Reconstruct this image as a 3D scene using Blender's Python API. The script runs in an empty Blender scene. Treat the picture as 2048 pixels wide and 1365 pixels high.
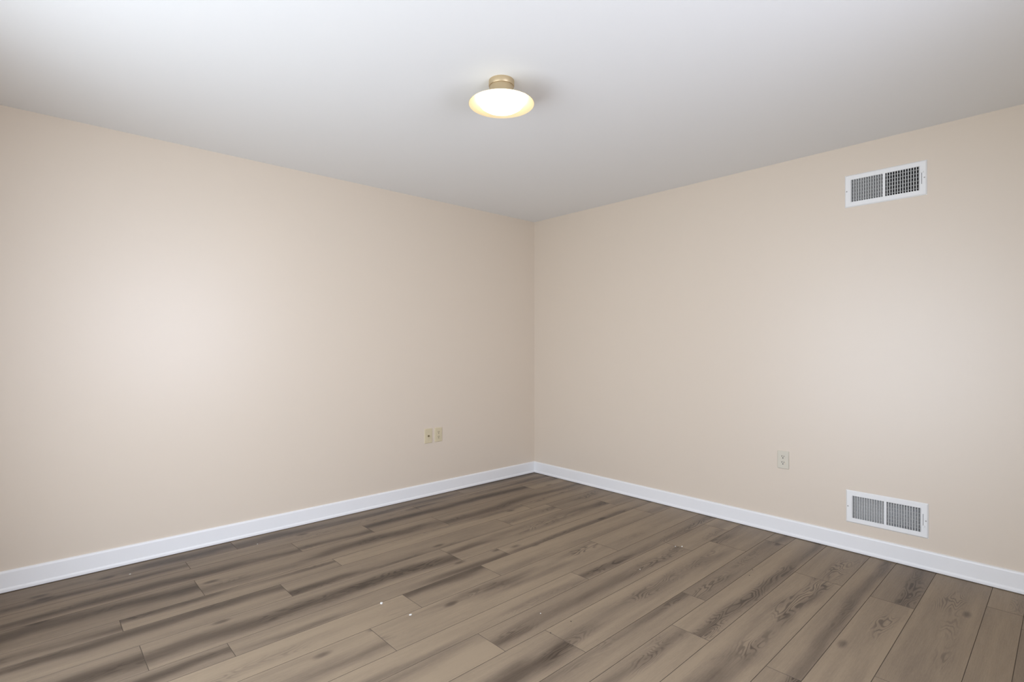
import bpy, bmesh, math, random
from mathutils import Vector, Matrix

# ------------------------------------------------------------------ camera, world, lights, exposure
SC = bpy.context.scene
COL = SC.collection
H = 2.44                      # ceiling height
RX, RY = 4.15, 4.25           # room: x from -RX to 0, y from -RY to 0
CAM = (-3.6613, -3.6818, 1.2390)
THETA = 0.83005               # the left wall runs this far to the right of the view axis
FPX = 1062.6

cam_d = bpy.data.cameras.new('camera')
cam = bpy.data.objects.new('camera', cam_d)
COL.objects.link(cam)
cam_d.sensor_fit = 'HORIZONTAL'
cam_d.sensor_width = 36.0
cam_d.lens = 36.0 * FPX / 2048.0
cam_d.shift_y = (691.0 - 682.5) / 2048.0
cam_d.clip_start = 0.02
cam.location = CAM
cam.rotation_euler = (math.pi / 2, 0, THETA - math.pi / 2)
SC.camera = cam

SC.view_settings.view_transform = 'Standard'
SC.view_settings.look = 'None'
SC.view_settings.gamma = 1.0
SC.view_settings.use_curve_mapping = False
SC.view_settings.exposure = 0.0

world = bpy.data.worlds.new('sky')
SC.world = world
world.use_nodes = True
bg = world.node_tree.nodes['Background']
bg.inputs['Color'].default_value = (0.62, 0.78, 1.0, 1)
bg.inputs['Strength'].default_value = 1.0


def area(name, loc, direction, sx, sy, power, colour, spread=180):
    d = bpy.data.lights.new(name, 'AREA')
    d.shape = 'RECTANGLE'
    d.size, d.size_y = sx, sy
    d.energy = power
    d.color = colour
    d.spread = math.radians(spread)
    o = bpy.data.objects.new(name, d)
    COL.objects.link(o)
    o.location = loc
    o.rotation_euler = Vector(direction).to_track_quat('-Z', 'Y').to_euler()
    return o


# a sliding glass door in the wall behind the camera's left (x = -RX) and a window behind the camera (y = -RY)
W1 = (-3.35, -1.05, 0.03, 2.06)     # y0, y1, z0, z1
W2 = (-2.85, -1.75, 0.85, 2.05)     # x0, x1, z0, z1
W1c, W2c = ((W1[0] + W1[1]) / 2, (W1[2] + W1[3]) / 2), ((W2[0] + W2[1]) / 2, (W2[2] + W2[3]) / 2)
# diffuse daylight standing just outside the glass of each opening
area('door_daylight', (-RX - 0.13, W1c[0], W1c[1]), (1, 0, 0), 2.25, 1.97, 81.6, (0.809, 0.882, 1.0), 180)
area('window_daylight', (W2c[0], -RY - 0.13, W2c[1]), (0, 1, 0), 1.05, 1.15, 33.6, (0.768, 0.821, 1.0), 150)
LAMP = ((1.0, 0.86, 0.66), 16.0)    # the glowing glass of the ceiling light


# ------------------------------------------------------------------ material helpers
def mat(name, colour, rough=0.5, metallic=0.0, spec=0.5, bump=None, emit=None):
    m = bpy.data.materials.new(name)
    m.use_nodes = True
    nt = m.node_tree
    b = nt.nodes['Principled BSDF']
    b.inputs['Base Color'].default_value = (*colour, 1)
    b.inputs['Roughness'].default_value = rough
    b.inputs['Metallic'].default_value = metallic
    b.inputs['Specular IOR Level'].default_value = spec
    if emit:
        b.inputs['Emission Color'].default_value = (*emit[0], 1)
        b.inputs['Emission Strength'].default_value = emit[1]
    if bump:
        scale, strength, dist = bump
        tc = nt.nodes.new('ShaderNodeTexCoord')
        n = nt.nodes.new('ShaderNodeTexNoise')
        n.inputs['Scale'].default_value = scale
        n.inputs['Detail'].default_value = 3
        bp = nt.nodes.new('ShaderNodeBump')
        bp.inputs['Strength'].default_value = strength
        bp.inputs['Distance'].default_value = dist
        nt.links.new(tc.outputs['Object'], n.inputs['Vector'])
        nt.links.new(n.outputs['Fac'], bp.inputs['Height'])
        nt.links.new(bp.outputs['Normal'], b.inputs['Normal'])
    return m


WALL = mat('beige_wall_paint', (0.735, 0.635, 0.52), 0.40, spec=0.95, bump=(160, 0.06, 0.002))
CEIL = mat('white_ceiling_paint', (0.86, 0.86, 0.85), 0.85, spec=0.2, bump=(120, 0.05, 0.002))
TRIM = mat('white_trim_enamel', (0.875, 0.87, 0.865), 0.35, spec=0.5)
VENTW = mat('white_vent_enamel', (0.88, 0.88, 0.865), 0.4)
VENTB = mat('grey_vent_steel', (0.60, 0.60, 0.60), 0.5)
DUCT = mat('dark_duct_steel', (0.035, 0.034, 0.033), 0.7)
SLOT = mat('dark_slot', (0.02, 0.018, 0.015), 0.7)
IVORY = mat('ivory_plastic', (0.66, 0.57, 0.39), 0.4)
IVORYP = mat('pale_ivory_plastic', (0.67, 0.625, 0.52), 0.38)
SCREWM = mat('painted_screw', (0.45, 0.44, 0.42), 0.4, metallic=0.5)
BRASS = mat('brushed_pale_brass', (0.58, 0.46, 0.29), 0.45, metallic=0.7)
SHADE = mat('pale_gold_shade', (0.82, 0.72, 0.50), 0.45, metallic=0.6)
COAXM = mat('coax_metal', (0.30, 0.25, 0.16), 0.35, metallic=0.9)
OPAL = mat('lit_opal_glass', (0.9, 0.88, 0.84), 0.3, emit=LAMP)
CHIPW = mat('white_paint_chip', (0.72, 0.71, 0.67), 0.6)
CHIPD = mat('dark_grit', (0.035, 0.025, 0.02), 0.7)
LAND = mat('lawn_outside', (0.16, 0.22, 0.09), 0.9)


def glass_pane():
    m = bpy.data.materials.new('window_pane_glass')
    m.use_nodes = True
    nt = m.node_tree
    out = nt.nodes['Material Output']
    nt.nodes.remove(nt.nodes['Principled BSDF'])
    t = nt.nodes.new('ShaderNodeBsdfTransparent')
    g = nt.nodes.new('ShaderNodeBsdfGlossy')
    g.inputs['Roughness'].default_value = 0.02
    lw = nt.nodes.new('ShaderNodeLayerWeight')
    pw = nt.nodes.new('ShaderNodeMath')
    pw.operation = 'POWER'
    pw.inputs[1].default_value = 5.0
    f = nt.nodes.new('ShaderNodeMath')
    f.operation = 'MULTIPLY_ADD'
    f.inputs[1].default_value = 0.6
    f.inputs[2].default_value = 0.035
    nt.links.new(lw.outputs['Facing'], pw.inputs[0])
    nt.links.new(pw.outputs[0], f.inputs[0])
    mx = nt.nodes.new('ShaderNodeMixShader')
    nt.links.new(f.outputs[0], mx.inputs[0])
    nt.links.new(t.outputs[0], mx.inputs[1])
    nt.links.new(g.outputs[0], mx.inputs[2])
    nt.links.new(mx.outputs[0], out.inputs['Surface'])
    return m


PANE = glass_pane()


# ------------------------------------------------------------------ mesh helpers
def obj(name, bm, m, parent=None, smooth=False):
    me = bpy.data.meshes.new(name)
    bm.normal_update()
    bm.to_mesh(me)
    bm.free()
    for x in (m if isinstance(m, (list, tuple)) else [m]):
        me.materials.append(x)
    if smooth:
        for p in me.polygons:
            p.use_smooth = True
    o = bpy.data.objects.new(name, me)
    COL.objects.link(o)
    if parent:
        o.parent = parent
    return o


def thing(name, label, cat, loc=(0, 0, 0), rot=None, group=None):
    o = bpy.data.objects.new(name, None)
    o.empty_display_size = 0.05
    COL.objects.link(o)
    o.location = loc
    if rot is not None:
        o.rotation_euler = rot
    tag(o, label, cat, group)
    return o


def tag(o, label, cat, group=None):
    o['label'] = label
    o['category'] = cat
    if group:
        o['group'] = group
    return o


def struct(name, bm, m, label, cat, smooth=False):
    o = obj(name, bm, m, smooth=smooth)
    o['kind'] = 'structure'
    return tag(o, label, cat)


def box(bm, lo, hi):
    ret = bmesh.ops.create_cube(bm, size=1.0)
    lo, hi = Vector(lo), Vector(hi)
    c, s = (lo + hi) / 2, hi - lo
    for v in ret['verts']:
        v.co = Vector((v.co.x * s.x, v.co.y * s.y, v.co.z * s.z)) + c
    return ret['verts']


def bevel_all(bm, w, seg=2):
    bmesh.ops.bevel(bm, geom=list(bm.edges), offset=w, segments=seg, affect='EDGES', profile=0.5, clamp_overlap=True)


def lathe(bm, prof, n=64, cap=False):
    rings = []
    for r, z in prof:
        if r < 1e-6:
            rings.append([bm.verts.new((0, 0, z))])
        else:
            rings.append([bm.verts.new((r * math.cos(2 * math.pi * k / n), r * math.sin(2 * math.pi * k / n), z)) for k in range(n)])
    for a, b in zip(rings, rings[1:]):
        for k in range(n):
            k2 = (k + 1) % n
            if len(a) == 1 and len(b) == 1:
                continue
            if len(a) == 1:
                bm.faces.new((a[0], b[k], b[k2]))
            elif len(b) == 1:
                bm.faces.new((a[k], b[0], a[k2]))
            else:
                bm.faces.new((a[k], b[k], b[k2], a[k2]))
    bmesh.ops.recalc_face_normals(bm, faces=bm.faces)


def extrude_profile(bm, prof, axis, a, b, miter_a=0.0, miter_b=0.0):
    """prof: (depth from wall, z) closed polygon. axis 'x': runs along x on wall y=0; 'y': along y on wall x=0."""
    ra, rb = [], []
    for d, z in prof:
        pa, pb = a + miter_a * d, b + miter_b * d
        if axis == 'x':
            ra.append(bm.verts.new((pa, -d, z)))
            rb.append(bm.verts.new((pb, -d, z)))
        else:
            ra.append(bm.verts.new((-d, pa, z)))
            rb.append(bm.verts.new((-d, pb, z)))
    n = len(prof)
    for i in range(n):
        j = (i + 1) % n
        bm.faces.new((ra[i], ra[j], rb[j], rb[i]))
    bm.faces.new(ra)
    bm.faces.new(rb[::-1])
    bmesh.ops.recalc_face_normals(bm, faces=bm.faces)


def wall_with_holes(bm, axis, pos, thick, a0, a1, holes):
    """wall slab: axis 'x' means normal along x at x=pos..pos-thick, running along y from a0 to a1; hole = (a, b, z0, z1)"""
    def b(u0, u1, z0, z1):
        if axis == 'x':
            box(bm, (pos - thick, u0, z0), (pos, u1, z1))
        else:
            box(bm, (u0, pos - thick, z0), (u1, pos, z1))
    at = a0
    for h in sorted(holes):
        b(at, h[0], -0.02, H)
        b(h[0], h[1], -0.02, h[2])
        b(h[0], h[1], h[3], H)
        at = h[1]
    b(at, a1, -0.02, H)


# ------------------------------------------------------------------ the room
T = 0.12
bm = bmesh.new(); box(bm, (-RX - T, 0, -0.02), (0, T, H))
# (the left wall as seen in the photograph: plane y = 0)
struct('wall_left', bm, WALL, 'plain beige painted wall on the left with coax and power plates', 'wall')
bm = bmesh.new()
hu, hl = (-3.046, -2.684, 2.082, 2.249), (-3.052, -2.694, 0.190, 0.351)     # duct openings behind the two registers
for (y0, y1, z0, z1) in [(-RY - T, hu[0], -0.02, H), (hu[1], T, -0.02, H),
                         (hu[0], hu[1], -0.02, hl[2]), (hu[0], hu[1], hl[3], hu[2]), (hu[0], hu[1], hu[3], H)]:
    box(bm, (0, y0, z0), (T, y1, z1))
struct('wall_right', bm, WALL, 'plain beige painted wall on the right with two white vents', 'wall')
bm = bmesh.new(); wall_with_holes(bm, 'x', -RX, T, -RY - T, 0, [W1])
struct('wall_back', bm, WALL, 'beige painted wall with a sliding glass door, out of view on the left', 'wall')
bm = bmesh.new(); wall_with_holes(bm, 'y', -RY, T, -RX, 0, [W2])
struct('wall_near', bm, WALL, 'beige painted wall with a window behind the camera', 'wall')
bm = bmesh.new(); box(bm, (-RX - T, -RY - T, H), (T, T, H + 0.1))
struct('ceiling', bm, CEIL, 'flat white painted ceiling', 'ceiling')


def window(name, axis, pos, hole, label):
    a0, a1, z0, z1 = hole

    def bb(bm, u0, u1, z0, z1, d0, d1):
        if axis == 'x':
            box(bm, (pos + d0, u0, z0), (pos + d1, u1, z1))
        else:
            box(bm, (u0, pos + d0, z0), (u1, pos + d1, z1))
    bm = bmesh.new()
    c = 0.07
    bb(bm, a0 - c, a0, z0 - c, z1 + c, 0, 0.018)
    bb(bm, a1, a1 + c, z0 - c, z1 + c, 0, 0.018)
    bb(bm, a0, a1, z1, z1 + c, 0, 0.018)
    bb(bm, a0 - c - 0.02, a1 + c + 0.02, z0 - 0.02, z0, 0, 0.05)
    bb(bm, a0, a1, z0 - c - 0.02, z0 - 0.02, 0, 0.016)
    w = struct(name, bm, TRIM, label, 'window')
    zm = (z0 + z1) / 2
    for lo, hi, d in ((z0, zm + 0.015, -0.05), (zm - 0.015, z1, -0.085)):
        bm = bmesh.new()
        s = 0.03
        bb(bm, a0, a0 + s, lo, hi, d - 0.03, d)
        bb(bm, a1 - s, a1, lo, hi, d - 0.03, d)
        bb(bm, a0 + s, a1 - s, lo, lo + s, d - 0.03, d)
        bb(bm, a0 + s, a1 - s, hi - s, hi, d - 0.03, d)
        sash = obj('sash', bm, TRIM, w)
        bm = bmesh.new()
        bb(bm, a0 + s, a1 - s, lo + s, hi - s, d - 0.017, d - 0.013)
        obj('pane', bm, PANE, sash)


def sliding_door(name, hole, label):
    a0, a1, z0, z1 = hole

    def bb(bm, u0, u1, za, zb, d0, d1):
        box(bm, (-RX + d0, u0, za), (-RX + d1, u1, zb))
    bm = bmesh.new()
    c = 0.08
    bb(bm, a0 - c, a0, 0.0, z1 + c, 0, 0.018)
    bb(bm, a1, a1 + c, 0.0, z1 + c, 0, 0.018)
    bb(bm, a0, a1, z1, z1 + c, 0, 0.018)
    bb(bm, a0, a1, 0.0, z0, -T, 0)
    w = struct(name, bm, TRIM, label, 'door')
    ym = (a0 + a1) / 2
    for lo, hi, d in ((a0, ym + 0.03, -0.045), (ym - 0.03, a1, -0.085)):
        bm = bmesh.new()
        s = 0.05
        bb(bm, lo, lo + s, z0, z1, d - 0.032, d)
        bb(bm, hi - s, hi, z0, z1, d - 0.032, d)
        bb(bm, lo + s, hi - s, z0, z0 + s, d - 0.032, d)
        bb(bm, lo + s, hi - s, z1 - s, z1, d - 0.032, d)
        sash = obj('sliding_panel', bm, TRIM, w)
        bm = bmesh.new()
        bb(bm, lo + s, hi - s, z0 + s, z1 - s, d - 0.018, d - 0.014)
        obj('pane', bm, PANE, sash)
    bm = bmesh.new()
    bb(bm, ym + 0.045, ym + 0.06, 0.95, 1.15, -0.045, -0.02)
    obj('door_handle', bm, SCREWM, w)


sliding_door('door_1', W1, 'wide white sliding glass door lighting the room from the left')
window('window_1', 'y', -RY, W2, 'white sash window behind the camera')
bm = bmesh.new(); box(bm, (-30, -30, -0.62), (30, 30, -0.6))
struct('ground', bm, LAND, 'green lawn outside the windows', 'ground')

# baseboards: flat board with an eased top edge and a small shoe at the floor
PROF = [(0, 0.0035), (0.0165, 0.0035), (0.0175, 0.008), (0.0172, 0.016), (0.0150, 0.0215), (0.0120, 0.0245),
        (0.0118, 0.097), (0.0102, 0.1035), (0.0065, 0.107), (0, 0.108)]
bm = bmesh.new(); extrude_profile(bm, PROF, 'x', -RX, 0, 0, -1)
struct('baseboard_left', bm, TRIM, 'white baseboard along the foot of the left wall', 'baseboard')
bm = bmesh.new(); extrude_profile(bm, PROF, 'y', -RY, 0, 0, -1)
struct('baseboard_right', bm, TRIM, 'white baseboard along the foot of the right wall', 'baseboard')


# ------------------------------------------------------------------ floor: multi-width planks
def floor_material():
    m = bpy.data.materials.new('greige_oak_plank')
    m.use_nodes = True
    nt = m.node_tree
    N, L = nt.nodes, nt.links
    b = N['Principled BSDF']
    uv = N.new('ShaderNodeUVMap'); uv.uv_map = 'plank_uv'
    at = N.new('ShaderNodeAttribute'); at.attribute_name = 'plank'
    sep = N.new('ShaderNodeSeparateColor'); L.new(at.outputs['Color'], sep.inputs[0])
    at2 = N.new('ShaderNodeAttribute'); at2.attribute_name = 'plank_b'
    sep2 = N.new('ShaderNodeSeparateColor'); L.new(at2.outputs['Color'], sep2.inputs[0])
    sx = N.new('ShaderNodeSeparateXYZ'); L.new(uv.outputs[0], sx.inputs[0])

    def math_(op, a, b_=None, c=None, clamp=False):
        n = N.new('ShaderNodeMath'); n.operation = op; n.use_clamp = clamp
        for i, x in enumerate((a, b_, c)):
            if x is None:
                continue
            if isinstance(x, (int, float)):
                n.inputs[i].default_value = x
            else:
                L.new(x, n.inputs[i])
        return n.outputs[0]

    def vec(x, y, z):
        n = N.new('ShaderNodeCombineXYZ')
        for i, q in enumerate((x, y, z)):
            if isinstance(q, (int, float)):
                n.inputs[i].default_value = q
            else:
                L.new(q, n.inputs[i])
        return n.outputs[0]

    def noise(v, scale=1.0, detail=2.0, rough=0.5, dist=0.0):
        n = N.new('ShaderNodeTexNoise')
        n.inputs['Scale'].default_value = scale
        n.inputs['Detail'].default_value = detail
        n.inputs['Roughness'].default_value = rough
        n.inputs['Distortion'].default_value = dist
        L.new(v, n.inputs['Vector'])
        return n.outputs['Fac']

    def ramp(x, lo, hi, smooth=True):
        n = N.new('ShaderNodeMapRange')
        n.interpolation_type = 'SMOOTHSTEP' if smooth else 'LINEAR'
        n.inputs['From Min'].default_value = lo
        n.inputs['From Max'].default_value = hi
        L.new(x, n.inputs['Value'])
        return n.outputs['Result']

    u, v = sx.outputs[0], sx.outputs[1]
    tone, r1, r2 = sep.outputs[0], sep.outputs[1], sep.outputs[2]
    pos, strg, fig = sep2.outputs[0], sep2.outputs[1], sep2.outputs[2]
    du = math_('MULTIPLY_ADD', r1, 37.0, u)
    dz = math_('MULTIPLY', r2, 53.0)
    # slow wander of the streak line along the plank
    wand = noise(vec(math_('MULTIPLY', du, 1.5), dz, 0.0), 1.0, 2.0)
    centre = math_('ADD', pos, math_('MULTIPLY', math_('SUBTRACT', wand, 0.5), 0.7))
    fv = math_('DIVIDE', v, math_('ADD', math_('MULTIPLY', math_('ADD', 0.0, at2.outputs['Alpha']), 1.0), 0.0))
    dist = math_('ABSOLUTE', math_('SUBTRACT', fv, centre))
    band = math_('SUBTRACT', 1.0, ramp(dist, 0.0, 0.40))
    along = ramp(noise(vec(math_('MULTIPLY', du, 1.0), math_('MULTIPLY', v, 6.0), math_('ADD', dz, 5.0)), 1.0, 3.0), 0.34, 0.58)
    streak = math_('MULTIPLY', math_('MULTIPLY', band, along), strg)
    # soft long mottling
    mott = noise(vec(math_('MULTIPLY', du, 1.6), math_('MULTIPLY', v, 22.0), dz), 1.0, 4.0, 0.55)
    # cathedral figure: contour lines of a stretched noise, shown near the streak
    cf = noise(vec(math_('MULTIPLY', du, 2.4), math_('MULTIPLY', v, 12.0), math_('ADD', dz, 11.0)), 1.0, 2.0, 0.45, 0.2)
    rings = math_('SINE', math_('MULTIPLY', cf, 120.0))
    rings = math_('MULTIPLY', ramp(rings, -0.2, 1.0), 1.0)
    figband = math_('SUBTRACT', 1.0, ramp(dist, 0.06, 0.30))
    figal = ramp(noise(vec(math_('MULTIPLY', du, 2.3), math_('MULTIPLY', v, 5.0), math_('ADD', dz, 23.0)), 1.0, 1.0), 0.42, 0.62)
    figure = math_('MULTIPLY', math_('MULTIPLY', rings, math_('MULTIPLY', figband, figal)), fig)
    # fine fibres
    fib = noise(vec(math_('MULTIPLY', du, 9.0), math_('MULTIPLY', v, 260.0), dz), 1.0, 3.0, 0.6)
    fib2 = noise(vec(math_('MULTIPLY', du, 45.0), math_('MULTIPLY', v, 330.0), math_('ADD', dz, 3.0)), 1.0, 2.0, 0.6)
    # knots: sparse small dark spots
    vo = N.new('ShaderNodeTexVoronoi'); vo.inputs['Scale'].default_value = 1.0
    vo.voronoi_dimensions = '2D'
    L.new(vec(math_('MULTIPLY', du, 1.1), math_('MULTIPLY_ADD', v, 2.6, dz), 0.0), vo.inputs['Vector'])
    knot = math_('SUBTRACT', 1.0, ramp(vo.outputs['Distance'], 0.01, 0.062))
    # darkness value 0 light .. 1 dark
    dk = math_('MULTIPLY', math_('SUBTRACT', 1.0, tone), 0.34)
    dk = math_('ADD', dk, math_('MULTIPLY', streak, 0.72))
    dk = math_('ADD', dk, math_('MULTIPLY', figure, 0.50))
    dk = math_('ADD', dk, math_('MULTIPLY', math_('SUBTRACT', mott, 0.5), 0.50))
    dk = math_('ADD', dk, math_('MULTIPLY', math_('SUBTRACT', fib, 0.5), 0.20))
    dk = math_('ADD', dk, math_('MULTIPLY', math_('SUBTRACT', fib2, 0.5), 0.22))
    dk = math_('ADD', dk, math_('MULTIPLY', knot, 0.45))
    cr = N.new('ShaderNodeValToRGB')
    e = cr.color_ramp.elements
    e[0].position = 0.0; e[0].color = (0.308, 0.236, 0.160, 1)
    e[1].position = 1.0; e[1].color = (0.055, 0.038, 0.025, 1)
    k = e.new(0.30); k.color = (0.212, 0.161, 0.113, 1)
    k = e.new(0.62); k.color = (0.119, 0.087, 0.061, 1)
    L.new(dk, cr.inputs[0])
    L.new(cr.outputs[0], b.inputs['Base Color'])
    b.inputs['Roughness'].default_value = 0.5
    b.inputs['Specular IOR Level'].default_value = 0.35
    rr = math_('MULTIPLY_ADD', fib, 0.16, 0.42)
    L.new(rr, b.inputs['Roughness'])
    bp = N.new('ShaderNodeBump')
    bp.inputs['Strength'].default_value = 0.12
    bp.inputs['Distance'].default_value = 0.001
    L.new(fib, bp.inputs['Height'])
    L.new(bp.outputs[0], b.inputs['Normal'])
    return m


PLANK = floor_material()
GROOVE = mat('plank_groove', (0.12, 0.09, 0.065), 0.8)


def build_floor():
    rnd = random.Random(11)
    SK = math.tan(math.radians(1.0))
    X0, Y0 = -0.0194, -0.0161          # the measured plank grid starts at the baseboard corner
    w9, w7, w5 = 0.229, 0.178, 0.127
    first = -4.189
    widths = [w7, w5, w9, w7, w5] + [w9, w7, w5] * 7
    edges = [first]
    for w in widths:
        edges.append(edges[-1] + w)
    below = [first]
    for w in (w9, w5):
        below.append(below[-1] - w)
    rows = [(edges[i], edges[i + 1], i) for i in range(len(widths))]
    rows = [(below[i + 1], below[i], -1 - i) for i in range(2)] + rows
    joints = {23: [-2.695, -0.95], 22: [-2.97, -1.453], 21: [-2.419, -1.939, -0.419], 20: [-2.99, -1.487],
              19: [-3.332, -2.333, -0.81], 18: [-2.672, -1.172, -0.656], 17: [-3.297, -1.79, -0.27],
              16: [-3.026, -1.529], 15: [-2.263, -1.757, -0.24], 14: [-2.534, -1.009], 13: [-2.97, -1.447],
              12: [-2.211, -0.682, -0.181], 11: [-1.977, -0.453], 10: [-2.73, -1.213, -0.174], 9: [-1.531],
              8: [-2.07, -0.546], 7: [-1.534], 6: [-2.09, -0.568], 5: [-1.3], 4: [-1.8, -0.281]}
    # hand tones: (row, plank index from the left end inside the row) -> (tone, streak position, streak strength, figure)
    hand = HAND
    bm = bmesh.new()
    uvl = bm.loops.layers.uv.new('plank_uv')
    c1 = bm.loops.layers.float_color.new('plank')
    c2 = bm.loops.layers.float_color.new('plank_b')

    def world(X, vv):
        y = vv + (X + 1.7) * SK
        return Vector((X + X0, y + Y0, 0))
    bound = (-RX, -RY, 0.0, 0.0)
    G = 0.0005      # half gap
    for (v0, v1, idx) in rows:
        js = sorted(joints.get(idx, [-1.0 - rnd.random()]))
        xs = list(js)
        while xs[0] > -4.3:
            xs.insert(0, xs[0] - 1.524)
        while xs[-1] < 0.1:
            xs.append(xs[-1] + 1.524)
        for k, (xa, xb) in enumerate(zip(xs, xs[1:])):
            key = None
            for (r, xm), val in hand.items():
                if r == idx and xa <= xm < xb:
                    key = val
            t = (rnd.uniform(0.35, 0.95), rnd.choice((0.15, 0.25, 0.5, 0.75, 0.85)), rnd.uniform(0.15, 0.8), rnd.uniform(0.2, 0.9))
            r1, r2 = rnd.random(), rnd.random()
            if key:
                t = key
            w = v1 - v0
            segs = []
            for d, z in ((G, -0.0015), (G + 0.0008, 0.0)):
                a, bb_ = xa + d, xb - d
                lo, hi = v0 + d, v1 - d
                segs.append([world(a, lo) + Vector((0, 0, z)), world(bb_, lo) + Vector((0, 0, z)),
                             world(bb_, hi) + Vector((0, 0, z)), world(a, hi) + Vector((0, 0, z)), (a, bb_, lo, hi)])
            outer = [bm.verts.new(p) for p in segs[0][:4]]
            inner = [bm.verts.new(p) for p in segs[1][:4]]
            faces = [bm.faces.new(inner)]
            for i in range(4):
                j = (i + 1) % 4
                f = bm.faces.new((outer[i], outer[j], inner[j], inner[i]))
                f.material_index = 1
                faces.append(f)
            for f in faces:
                for lp in f.loops:
                    # local coordinates
                    q = lp.vert.co
                    lx = q.x - X0
                    lv = q.y - Y0 - (lx + 1.7) * SK
                    lp[uvl].uv = (lx - xa, lv - v0)
                    lp[c1] = (t[0], r1, r2, 1)
                    lp[c2] = (t[1], t[2], t[3], w)
    # trim to the room
    for co, no in (((-RX, 0, 0), (-1, 0, 0)), ((-0.002, 0, 0), (1, 0, 0)), ((0, -RY, 0), (0, -1, 0)), ((0, -0.002, 0), (0, 1, 0))):
        geom = bm.verts[:] + bm.edges[:] + bm.faces[:]
        bmesh.ops.bisect_plane(bm, geom=geom, plane_co=co, plane_no=no, clear_outer=True)
    # sub-floor seen at the bottom of the grooves
    vs = [bm.verts.new(p) for p in ((-RX, -RY, -0.0016), (0, -RY, -0.0016), (0, 0, -0.0016), (-RX, 0, -0.0016))]
    f = bm.faces.new(vs)
    f.material_index = 1
    struct('floor', bm, [PLANK, GROOVE], 'greige wood plank floor in mixed widths', 'floor')


# rows count up towards the left wall; the second number is any x inside that plank (tone, streak place 0..1, strength, figure)
HAND = {
    (10, -0.7): (0.15, 0.5, 0.5, 0.9), (10, -2.0): (0.55, 0.8, 0.6, 0.9), (15, -2.0): (0.45, 0.9, 0.9, 0.1),
    (15, -3.0): (0.95, 0.3, 0.2, 0.4), (15, -1.0): (0.80, 0.2, 0.3, 0.1),
    (14, -1.8): (0.70, 0.6, 0.9, 1.0), (14, -3.2): (0.80, 0.35, 0.5, 0.4), (14, -0.6): (0.75, 0.3, 0.3, 0.3),
    (13, -1.0): (0.45, 0.3, 0.7, 1.0), (13, -2.2): (0.85, 0.15, 0.4, 0.2), (12, -1.4): (0.55, 0.4, 0.6, 0.8),
    (12, -3.0): (0.90, 0.8, 0.4, 0.3), (11, -1.2): (0.80, 0.45, 0.5, 0.7), (11, -2.6): (0.60, 0.4, 0.9, 1.0),
    (9, -0.9): (0.85, 0.25, 0.6, 0.9), (9, -2.0): (0.85, 0.7, 0.6, 0.5), (8, -1.3): (0.72, 0.5, 1.0, 1.0),
    (8, -0.3): (0.55, 0.3, 0.3, 0.8), (7, -0.8): (0.70, 0.3, 0.5, 0.3), (7, -1.9): (0.55, 0.2, 0.5, 1.0),
    (6, -0.3): (0.35, 0.3, 0.4, 0.8), (6, -1.2): (0.80, 0.4, 0.3, 0.8), (5, -0.8): (0.65, 0.45, 0.3, 0.9),
    (4, -1.0): (0.60, 0.8, 0.1, 0.1), (3, -1.0): (0.15, 0.4, 0.6, 0.2), (16, -2.3): (0.45, 0.2, 0.7, 0.3),
    (17, -2.5): (0.45, 0.4, 0.8, 0.7), (18, -2.0): (0.36, 0.15, 0.9, 0.3), (18, -3.3): (0.33, 0.8, 0.8, 0.4),  # rows by the left wall: dark bands, plus some light falloff put into tone
    (19, -2.8): (0.36, 0.85, 0.8, 0.5), (20, -2.2): (0.45, 0.4, 0.8, 0.4), (20, -1.0): (0.36, 0.3, 0.6, 0.5),
    (21, -1.2): (0.30, 0.7, 0.9, 0.6), (22, -2.2): (0.27, 0.5, 0.9, 0.5), (23, -2.0): (0.33, 0.2, 0.7, 0.2),
    (22, -3.4): (0.08, 0.5, 0.8, 0.3), (21, -3.2): (0.08, 0.3, 0.8, 0.3), (20, -3.4): (0.08, 0.7, 0.8, 0.3), (19, -3.6): (0.08, 0.4, 0.8, 0.3),  # far-left planks, here and next line: daylight falloff painted as dark tone
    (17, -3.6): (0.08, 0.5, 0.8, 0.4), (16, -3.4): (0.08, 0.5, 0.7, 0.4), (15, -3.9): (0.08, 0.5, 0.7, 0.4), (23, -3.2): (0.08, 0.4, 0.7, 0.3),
    (21, -2.2): (0.45, 0.3, 0.8, 0.4), (23, -0.5): (0.4, 0.5, 0.5, 0.3), (22, -1.0): (0.35, 0.6, 0.8, 0.3),
}
build_floor()


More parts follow.
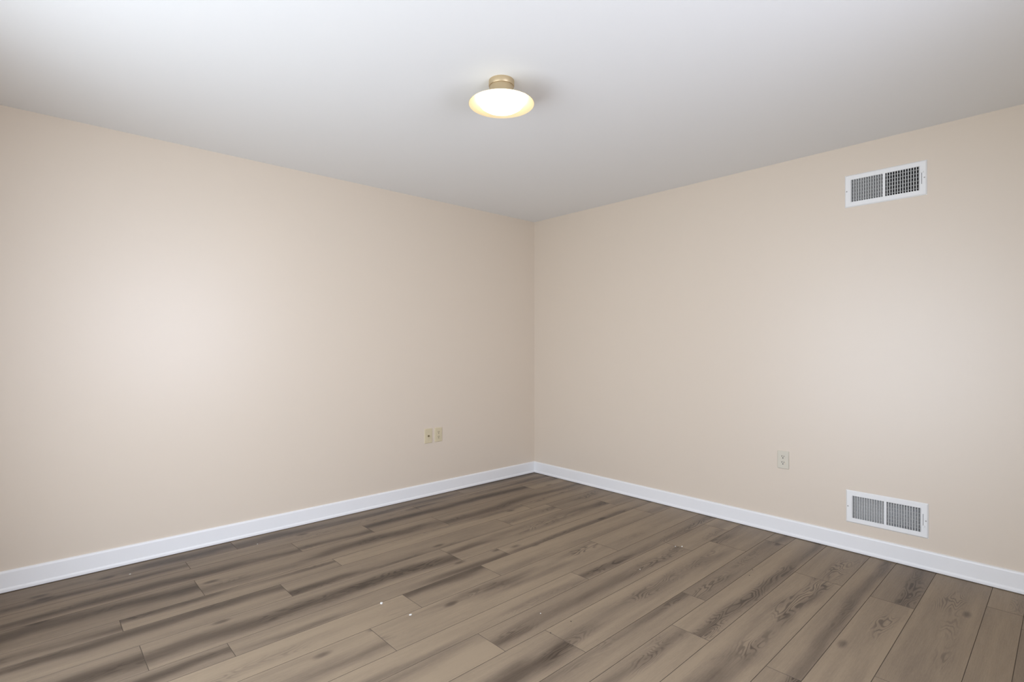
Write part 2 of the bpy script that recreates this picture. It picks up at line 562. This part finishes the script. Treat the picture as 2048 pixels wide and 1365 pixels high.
# ------------------------------------------------------------------ registers on the right wall (local: u along -y to the right, z up, d out of the wall)
def register(label, z_mid, y_mid, open_damper, lever_up, screw_z):
    root = thing('air_vent', label, 'air vent', (0, y_mid, z_mid), group='white wall registers')
    PW, PH = 0.398, 0.193

    def B(bm, u0, u1, z0, z1, d0, d1):
        # u grows to the right in the photograph (world -y), d grows out of the wall (world -x)
        return box(bm, (-d1, -u1, z0), (-d0, -u0, z1))
    # face plate: bevelled frame with two openings
    L0, L1, R0, R1 = -0.167, -0.0062, 0.0062, 0.167
    Z0, Z1 = -0.0665, 0.0665
    bm = bmesh.new()
    Dp = 0.0065
    us = [-PW / 2, -PW / 2 + 0.006, L0, L1, R0, R1, PW / 2 - 0.006, PW / 2]
    zs = [-PH / 2, -PH / 2 + 0.006, Z0, Z1, PH / 2 - 0.006, PH / 2]
    grid = {}
    for i, uu in enumerate(us):
        for j, zz in enumerate(zs):
            edge = i in (0, 7) or j in (0, 5)
            grid[i, j] = bm.verts.new((-(0.0012 if edge else Dp), -uu, zz))
    for i in range(7):
        for j in range(5):
            if j == 2 and i in (2, 4):
                continue
            bm.faces.new((grid[i, j], grid[i, j + 1], grid[i + 1, j + 1], grid[i + 1, j]))
    # returns inside the openings and around the rim
    for (i0, i1) in ((2, 3), (4, 5)):
        loop = [grid[i0, 2], grid[i1, 2], grid[i1, 3], grid[i0, 3]]
        back = [bm.verts.new((0.004, v.co.y, v.co.z)) for v in loop]
        for q in range(4):
            r = (q + 1) % 4
            bm.faces.new((loop[q], loop[r], back[r], back[q]))
    bmesh.ops.recalc_face_normals(bm, faces=bm.faces)
    for f in bm.faces:
        if f.normal.x > 0.5:
            f.normal_flip()
    B(bm, -PW / 2, PW / 2, -PH / 2, Z0 - 0.004, -0.0001, 0.0008)
    B(bm, -PW / 2, PW / 2, Z1 + 0.004, PH / 2, -0.0001, 0.0008)
    B(bm, -PW / 2, L0 - 0.004, Z0 - 0.004, Z1 + 0.004, -0.0001, 0.0008)
    B(bm, R1 + 0.004, PW / 2, Z0 - 0.004, Z1 + 0.004, -0.0001, 0.0008)
    obj('face_plate', bm, VENTW, root)
    # curved vertical vanes: 13 slots a side, the left bank throws left, the right bank throws right
    for side, (a, b) in ((-1, (L0, L1)), (1, (R0, R1))):
        pitch = (b - a) / 13.0
        for k in range(13):
            bm = bmesh.new()
            if side < 0:        # blade folded back towards the right
                u0 = a + pitch * k
                prof = [(u0, Dp - 0.0002), (u0 + 0.0030, Dp - 0.0005), (u0 + 0.0056, Dp - 0.0036), (u0 + 0.0074, Dp - 0.0090)]
            else:               # blade folded back towards the left
                u0 = b - pitch * k
                prof = [(u0, Dp - 0.0002), (u0 - 0.0040, Dp - 0.0005), (u0 - 0.0062, Dp - 0.0036), (u0 - 0.0074, Dp - 0.0095)]
            th = 0.0009
            front, backv = [], []
            for (uu, dd) in prof:
                for zz, lst in ((Z0, front), (Z1, front)):
                    lst.append(bm.verts.new((-dd, -uu, zz)))
            for q in range(len(prof) - 1):
                bm.faces.new((front[2 * q], front[2 * q + 1], front[2 * q + 3], front[2 * q + 2]))
            sol = bmesh.ops.solidify(bm, geom=bm.faces[:], thickness=th)
            bmesh.ops.recalc_face_normals(bm, faces=bm.faces)
            obj('vane', bm, VENTW, root, smooth=False)
        # six level bars behind each bank
        for k in range(6):
            zz = Z0 + (Z1 - Z0) * (k + 0.75) / 6.4
            bm = bmesh.new()
            B(bm, a + 0.0005, b - 0.0005, zz - 0.0009, zz + 0.0009, -0.018, -0.0035)
            obj('rear_bar', bm, VENTW, root)
    # damper blades in the duct
    if open_damper:
        for k in range(4):
            zz = Z0 + (Z1 - Z0) * (k + 0.5) / 4
            bm = bmesh.new()
            B(bm, L0, R1, zz - 0.0006, zz + 0.0006, -0.060, -0.030)
            obj('damper_blade', bm, DUCT, root)
    else:
        bm = bmesh.new()
        n = 4
        for k in range(n):
            z0 = Z0 - 0.006 + (Z1 - Z0 + 0.012) * k / n
            z1 = Z0 - 0.006 + (Z1 - Z0 + 0.012) * (k + 1) / n
            B(bm, L0 - 0.006, R1 + 0.006, z0, z1 + 0.002, -0.0240 - 0.001 * (k % 2), -0.0228 - 0.001 * (k % 2))
        obj('damper_blade', bm, VENTB, root)
    # duct box behind
    bm = bmesh.new()
    e = 0.0125
    B(bm, L0 - e, R1 + e, Z0 - e, Z1 + e, -0.116, -0.114)
    B(bm, L0 - e, R1 + e, Z0 - e, Z0 - e + 0.001, -0.114, -0.003)
    B(bm, L0 - e, R1 + e, Z1 + e - 0.001, Z1 + e, -0.114, -0.003)
    B(bm, L0 - e, L0 - e + 0.001, Z0 - e, Z1 + e, -0.114, -0.003)
    B(bm, R1 + e - 0.001, R1 + e, Z0 - e, Z1 + e, -0.114, -0.003)
    o = obj('duct', bm, DUCT, root)
    o['label'] = 'dark metal duct behind the grille'
    # lever slot and lever
    bm = bmesh.new()
    B(bm, 0.1745, 0.1765, -0.034 + (0.0 if lever_up else 0.004), 0.032 + (0.0 if lever_up else 0.004), Dp - 0.001, Dp + 0.0002)
    obj('lever_slot', bm, SLOT, root)
    bm = bmesh.new()
    lz = 0.031 if lever_up else -0.030
    B(bm, 0.1738, 0.1772, lz - 0.004, lz + 0.004, Dp, Dp + 0.007)
    B(bm, 0.1738, 0.1835, lz - 0.004, lz + 0.004, Dp + 0.006, Dp + 0.0075)
    bevel_all(bm, 0.0004, 1)
    obj('lever', bm, VENTW, root)
    for s in (-1, 1):
        bm = bmesh.new()
        lathe(bm, [(0.0036, 0), (0.0036, 0.0008), (0.0024, 0.0016), (0, 0.0018)], 20)
        bmesh.ops.transform(bm, matrix=Matrix.Translation((-Dp, -s * 0.188, screw_z)) @ Matrix.Rotation(-math.pi / 2, 4, 'Y'), verts=bm.verts)
        obj('screw', bm, SCREWM, root, smooth=True)
    return root


register('white metal wall register high near the ceiling, black gaps showing behind open louvers', 2.1657, -2.8667, True, True, 0.000)
register('white metal wall register low above the right baseboard, grey closed damper behind louvers', 0.2705, -2.8732, False, False, 0.000)


# ------------------------------------------------------------------ wall plates
def plate_mesh(w, h, d):
    bm = bmesh.new()
    n = 6
    loops = []
    for (ins, z) in ((0, 0), (0.0004, d * 0.45), (0.0016, d * 0.82), (0.0040, d)):
        a, b = w / 2 - ins, h / 2 - ins
        r = 0.004
        ring = []
        for cx_, cy_, s in ((a - r, b - r, 0), (-a + r, b - r, 1), (-a + r, -b + r, 2), (a - r, -b + r, 3)):
            for k in range(n):
                an = math.pi / 2 * (s + k / (n - 1))
                ring.append(bm.verts.new((cx_ + r * math.cos(an), cy_ + r * math.sin(an), z)))
        loops.append(ring)
    for p, q in zip(loops, loops[1:]):
        for k in range(len(p)):
            j = (k + 1) % len(p)
            bm.faces.new((p[k], p[j], q[j], q[k]))
    bm.faces.new(loops[-1])
    bm.faces.new(loops[0][::-1])
    bmesh.ops.recalc_face_normals(bm, faces=bm.faces)
    return bm


def screw_mesh(r, x, y, z, vertical=False):
    bm = bmesh.new()
    lathe(bm, [(r, 0), (r, 0.0005), (r * 0.7, 0.0011), (0, 0.0013)], 20)
    bmesh.ops.transform(bm, matrix=Matrix.Translation((x, y, z)), verts=bm.verts)
    return bm


def outlet(label, loc, rot, material, name='power_outlet'):
    """local: x right, y up, z out of the wall"""
    root = thing(name, label, 'outlet', loc, rot, group='duplex power outlets')
    d = 0.0062
    obj('cover_plate', plate_mesh(0.0725, 0.117, d), material, root)
    for cy_ in (0.0195, -0.0195):
        bm = bmesh.new()
        # receptacle face: round sides cut flat at top and bottom
        pts = []
        R, hh = 0.0172, 0.0137
        a0 = math.asin(hh / R)
        for k in range(13):
            an = -a0 + 2 * a0 * k / 12
            pts.append((R * math.cos(an), R * math.sin(an)))
        for k in range(13):
            an = math.pi - a0 + 2 * a0 * k / 12
            pts.append((R * math.cos(an), R * math.sin(an)))
        lo = [bm.verts.new((x, y + cy_, d - 0.0004)) for x, y in pts]
        hi = [bm.verts.new((x * 0.97, y * 0.97 + cy_, d + 0.0011)) for x, y in pts]
        for k in range(len(pts)):
            j = (k + 1) % len(pts)
            bm.faces.new((lo[k], lo[j], hi[j], hi[k]))
        bm.faces.new(hi)
        bmesh.ops.recalc_face_normals(bm, faces=bm.faces)
        rec = obj('receptacle', bm, material, root)
        for sx_, hgt in ((-0.0063, 0.0085), (0.0063, 0.0070)):
            bm = bmesh.new()
            box(bm, (sx_ - 0.0017, cy_ + 0.0045 - hgt / 2, d + 0.0006), (sx_ + 0.0017, cy_ + 0.0045 + hgt / 2, d + 0.00135))
            obj('blade_slot', bm, SLOT, rec)
        bm = bmesh.new()
        lathe(bm, [(0.0034, 0), (0.0034, 0.00025), (0, 0.00025)], 18)
        bmesh.ops.transform(bm, matrix=Matrix.Translation((0, cy_ - 0.0072, d + 0.0011)), verts=bm.verts)
        obj('ground_hole', bm, SLOT, rec)
    obj('screw', screw_mesh(0.0028, 0, 0, d), material, root, smooth=True)
    return root


RIGHT = (math.pi / 2, 0, -math.pi / 2)      # local z -> world -x
LEFT = (math.pi / 2, 0, 0)                  # local z -> world -y
outlet('pale ivory power outlet alone on the right wall above the baseboard', (0, -2.3125, 0.4885), RIGHT, IVORYP)
outlet('yellowish ivory power outlet on the left wall, nearer the corner of a pair of plates', (-1.1272, 0, 0.4945), LEFT, IVORY)
root = thing('coax_plate', 'yellowish ivory cable jack plate on the left wall, left of the ivory outlet', 'wall plate', (-1.2268, 0, 0.4945), LEFT)
obj('cover_plate', plate_mesh(0.0725, 0.120, 0.0062), IVORY, root)
bm = bmesh.new()
lathe(bm, [(0.0078, 0), (0.0078, 0.0022), (0.0050, 0.0022), (0.0047, 0.0105), (0.0030, 0.0108), (0.0028, 0.009), (0, 0.009)], 24)
bmesh.ops.transform(bm, matrix=Matrix.Translation((0, 0, 0.006)), verts=bm.verts)
obj('coax_connector', bm, COAXM, root, smooth=False)
for sy_ in (0.0415, -0.0415):
    obj('screw', screw_mesh(0.0032, 0, sy_, 0.0062), IVORY, root, smooth=True)

# ------------------------------------------------------------------ ceiling light
fx = thing('ceiling_light', 'brass semi-flush ceiling light with wide saucer shade and glowing opal glass', 'ceiling light', (-2.0674, -1.8682, H))
bm = bmesh.new()
lathe(bm, [(0, 0), (0.0575, 0), (0.0580, -0.002), (0.0580, -0.0240), (0.0566, -0.0258), (0.0545, -0.0262), (0.0535, -0.0255), (0, -0.0255)], 72)
obj('canopy', bm, BRASS, fx, smooth=True).data.polygons
bm = bmesh.new()
lathe(bm, [(0, -0.0255), (0.0535, -0.0255), (0.0545, -0.0275), (0.0545, -0.066), (0.0560, -0.072), (0, -0.072)], 72)
obj('stem', bm, BRASS, fx, smooth=True)
bm = bmesh.new()
lathe(bm, [(0.0300, -0.0725), (0.0560, -0.0728), (0.0800, -0.0775), (0.1100, -0.0870), (0.1350, -0.0975), (0.1475, -0.1040), (0.1490, -0.1055),
           (0.1480, -0.1065), (0.1340, -0.0996), (0.1090, -0.0890), (0.0790, -0.0795), (0.0560, -0.0748), (0.0300, -0.0745), (0.0300, -0.0725)], 96)
obj('shade', bm, SHADE, fx, smooth=True)
bm = bmesh.new()
lathe(bm, [(0.0480, -0.0750), (0.0900, -0.0830), (0.1000, -0.0880), (0.1035, -0.0950), (0.1010, -0.1040), (0.0930, -0.1140), (0.0760, -0.1245), (0.0500, -0.1325), (0.0250, -0.1360), (0, -0.1370)], 72)
obj('glass_diffuser', bm, OPAL, fx, smooth=True)['label'] = 'glowing warm white opal glass dome'
for o in fx.children:
    if o.name.split('.')[0] in ('canopy', 'stem', 'shade'):
        md = o.modifiers.new('edge', 'EDGE_SPLIT')
        md.split_angle = math.radians(40)


# ------------------------------------------------------------------ crumbs on the floor
def crumb(name, x, y, r, m, label, cat, seed, group):
    rnd = random.Random(seed)
    bm = bmesh.new()
    bmesh.ops.create_icosphere(bm, subdivisions=2, radius=r)
    sx_, sy_ = rnd.uniform(0.8, 1.5), rnd.uniform(0.7, 1.1)
    for v in bm.verts:
        k = 1 + rnd.uniform(-0.22, 0.22)
        v.co = Vector((v.co.x * sx_ * k, v.co.y * sy_ * k, max(v.co.z * 0.55 * k, -0.3 * r)))
    zmin = min(v.co.z for v in bm.verts)
    bmesh.ops.translate(bm, vec=(0, 0, -zmin), verts=bm.verts)
    o = obj(name, bm, m)
    o.location = (x, y, 0)
    o.rotation_euler = (0, 0, rnd.uniform(0, 3.1))
    tag(o, label, cat, group)


WG, DG = 'white crumbs on the floor', 'dark grit on the floor'
crumb('paint_chip', -2.4044, -1.3805, 0.0072, CHIPW, 'largest white paint chip on the floor, left of centre', 'crumb', 1, WG)
crumb('paint_chip', -2.3597, -1.5684, 0.0048, CHIPW, 'white paint chip on a dark figured plank, just right of the largest chip', 'crumb', 2, WG)
crumb('paint_chip', -1.9098, -1.9614, 0.0029, CHIPW, 'white paint chip at the middle of the floor, beside two dark specks', 'crumb', 3, WG)
crumb('paint_chip', -0.7148, -1.9495, 0.0046, CHIPW, 'left of two white paint chips close together below the right baseboard', 'crumb', 4, WG)
crumb('paint_chip', -0.6853, -1.9764, 0.0044, CHIPW, 'right of two white paint chips close together below the right baseboard', 'crumb', 5, WG)
crumb('paint_chip', -3.2472, -0.1704, 0.0034, CHIPW, 'tiny white crumb near the left baseboard at far left', 'crumb', 6, WG)
crumb('paint_chip', -1.1613, -1.9947, 0.0034, CHIPW, 'faint pale crumb right of centre, lower left of the close pair of chips', 'crumb', 7, WG)
crumb('paint_chip', -2.5983, -0.1715, 0.0028, CHIPW, 'tiny pale crumb near the left baseboard, about halfway to the corner', 'crumb', 8, WG)
crumb('dark_speck', -1.9966, -2.1069, 0.0028, CHIPD, 'dark speck at a plank end, leftmost of two at the middle of the floor', 'grit', 9, DG)
crumb('dark_speck', -1.8596, -2.1034, 0.0027, CHIPD, 'dark speck on a light plank, rightmost of two at the middle of the floor', 'grit', 10, DG)
crumb('dark_speck', -0.7073, -2.4152, 0.0025, CHIPD, 'small dark speck on the right of the floor, upper of two', 'grit', 11, DG)
crumb('dark_speck', -0.7916, -2.4346, 0.0025, CHIPD, 'small dark speck on the right of the floor, lower of two', 'grit', 12, DG)
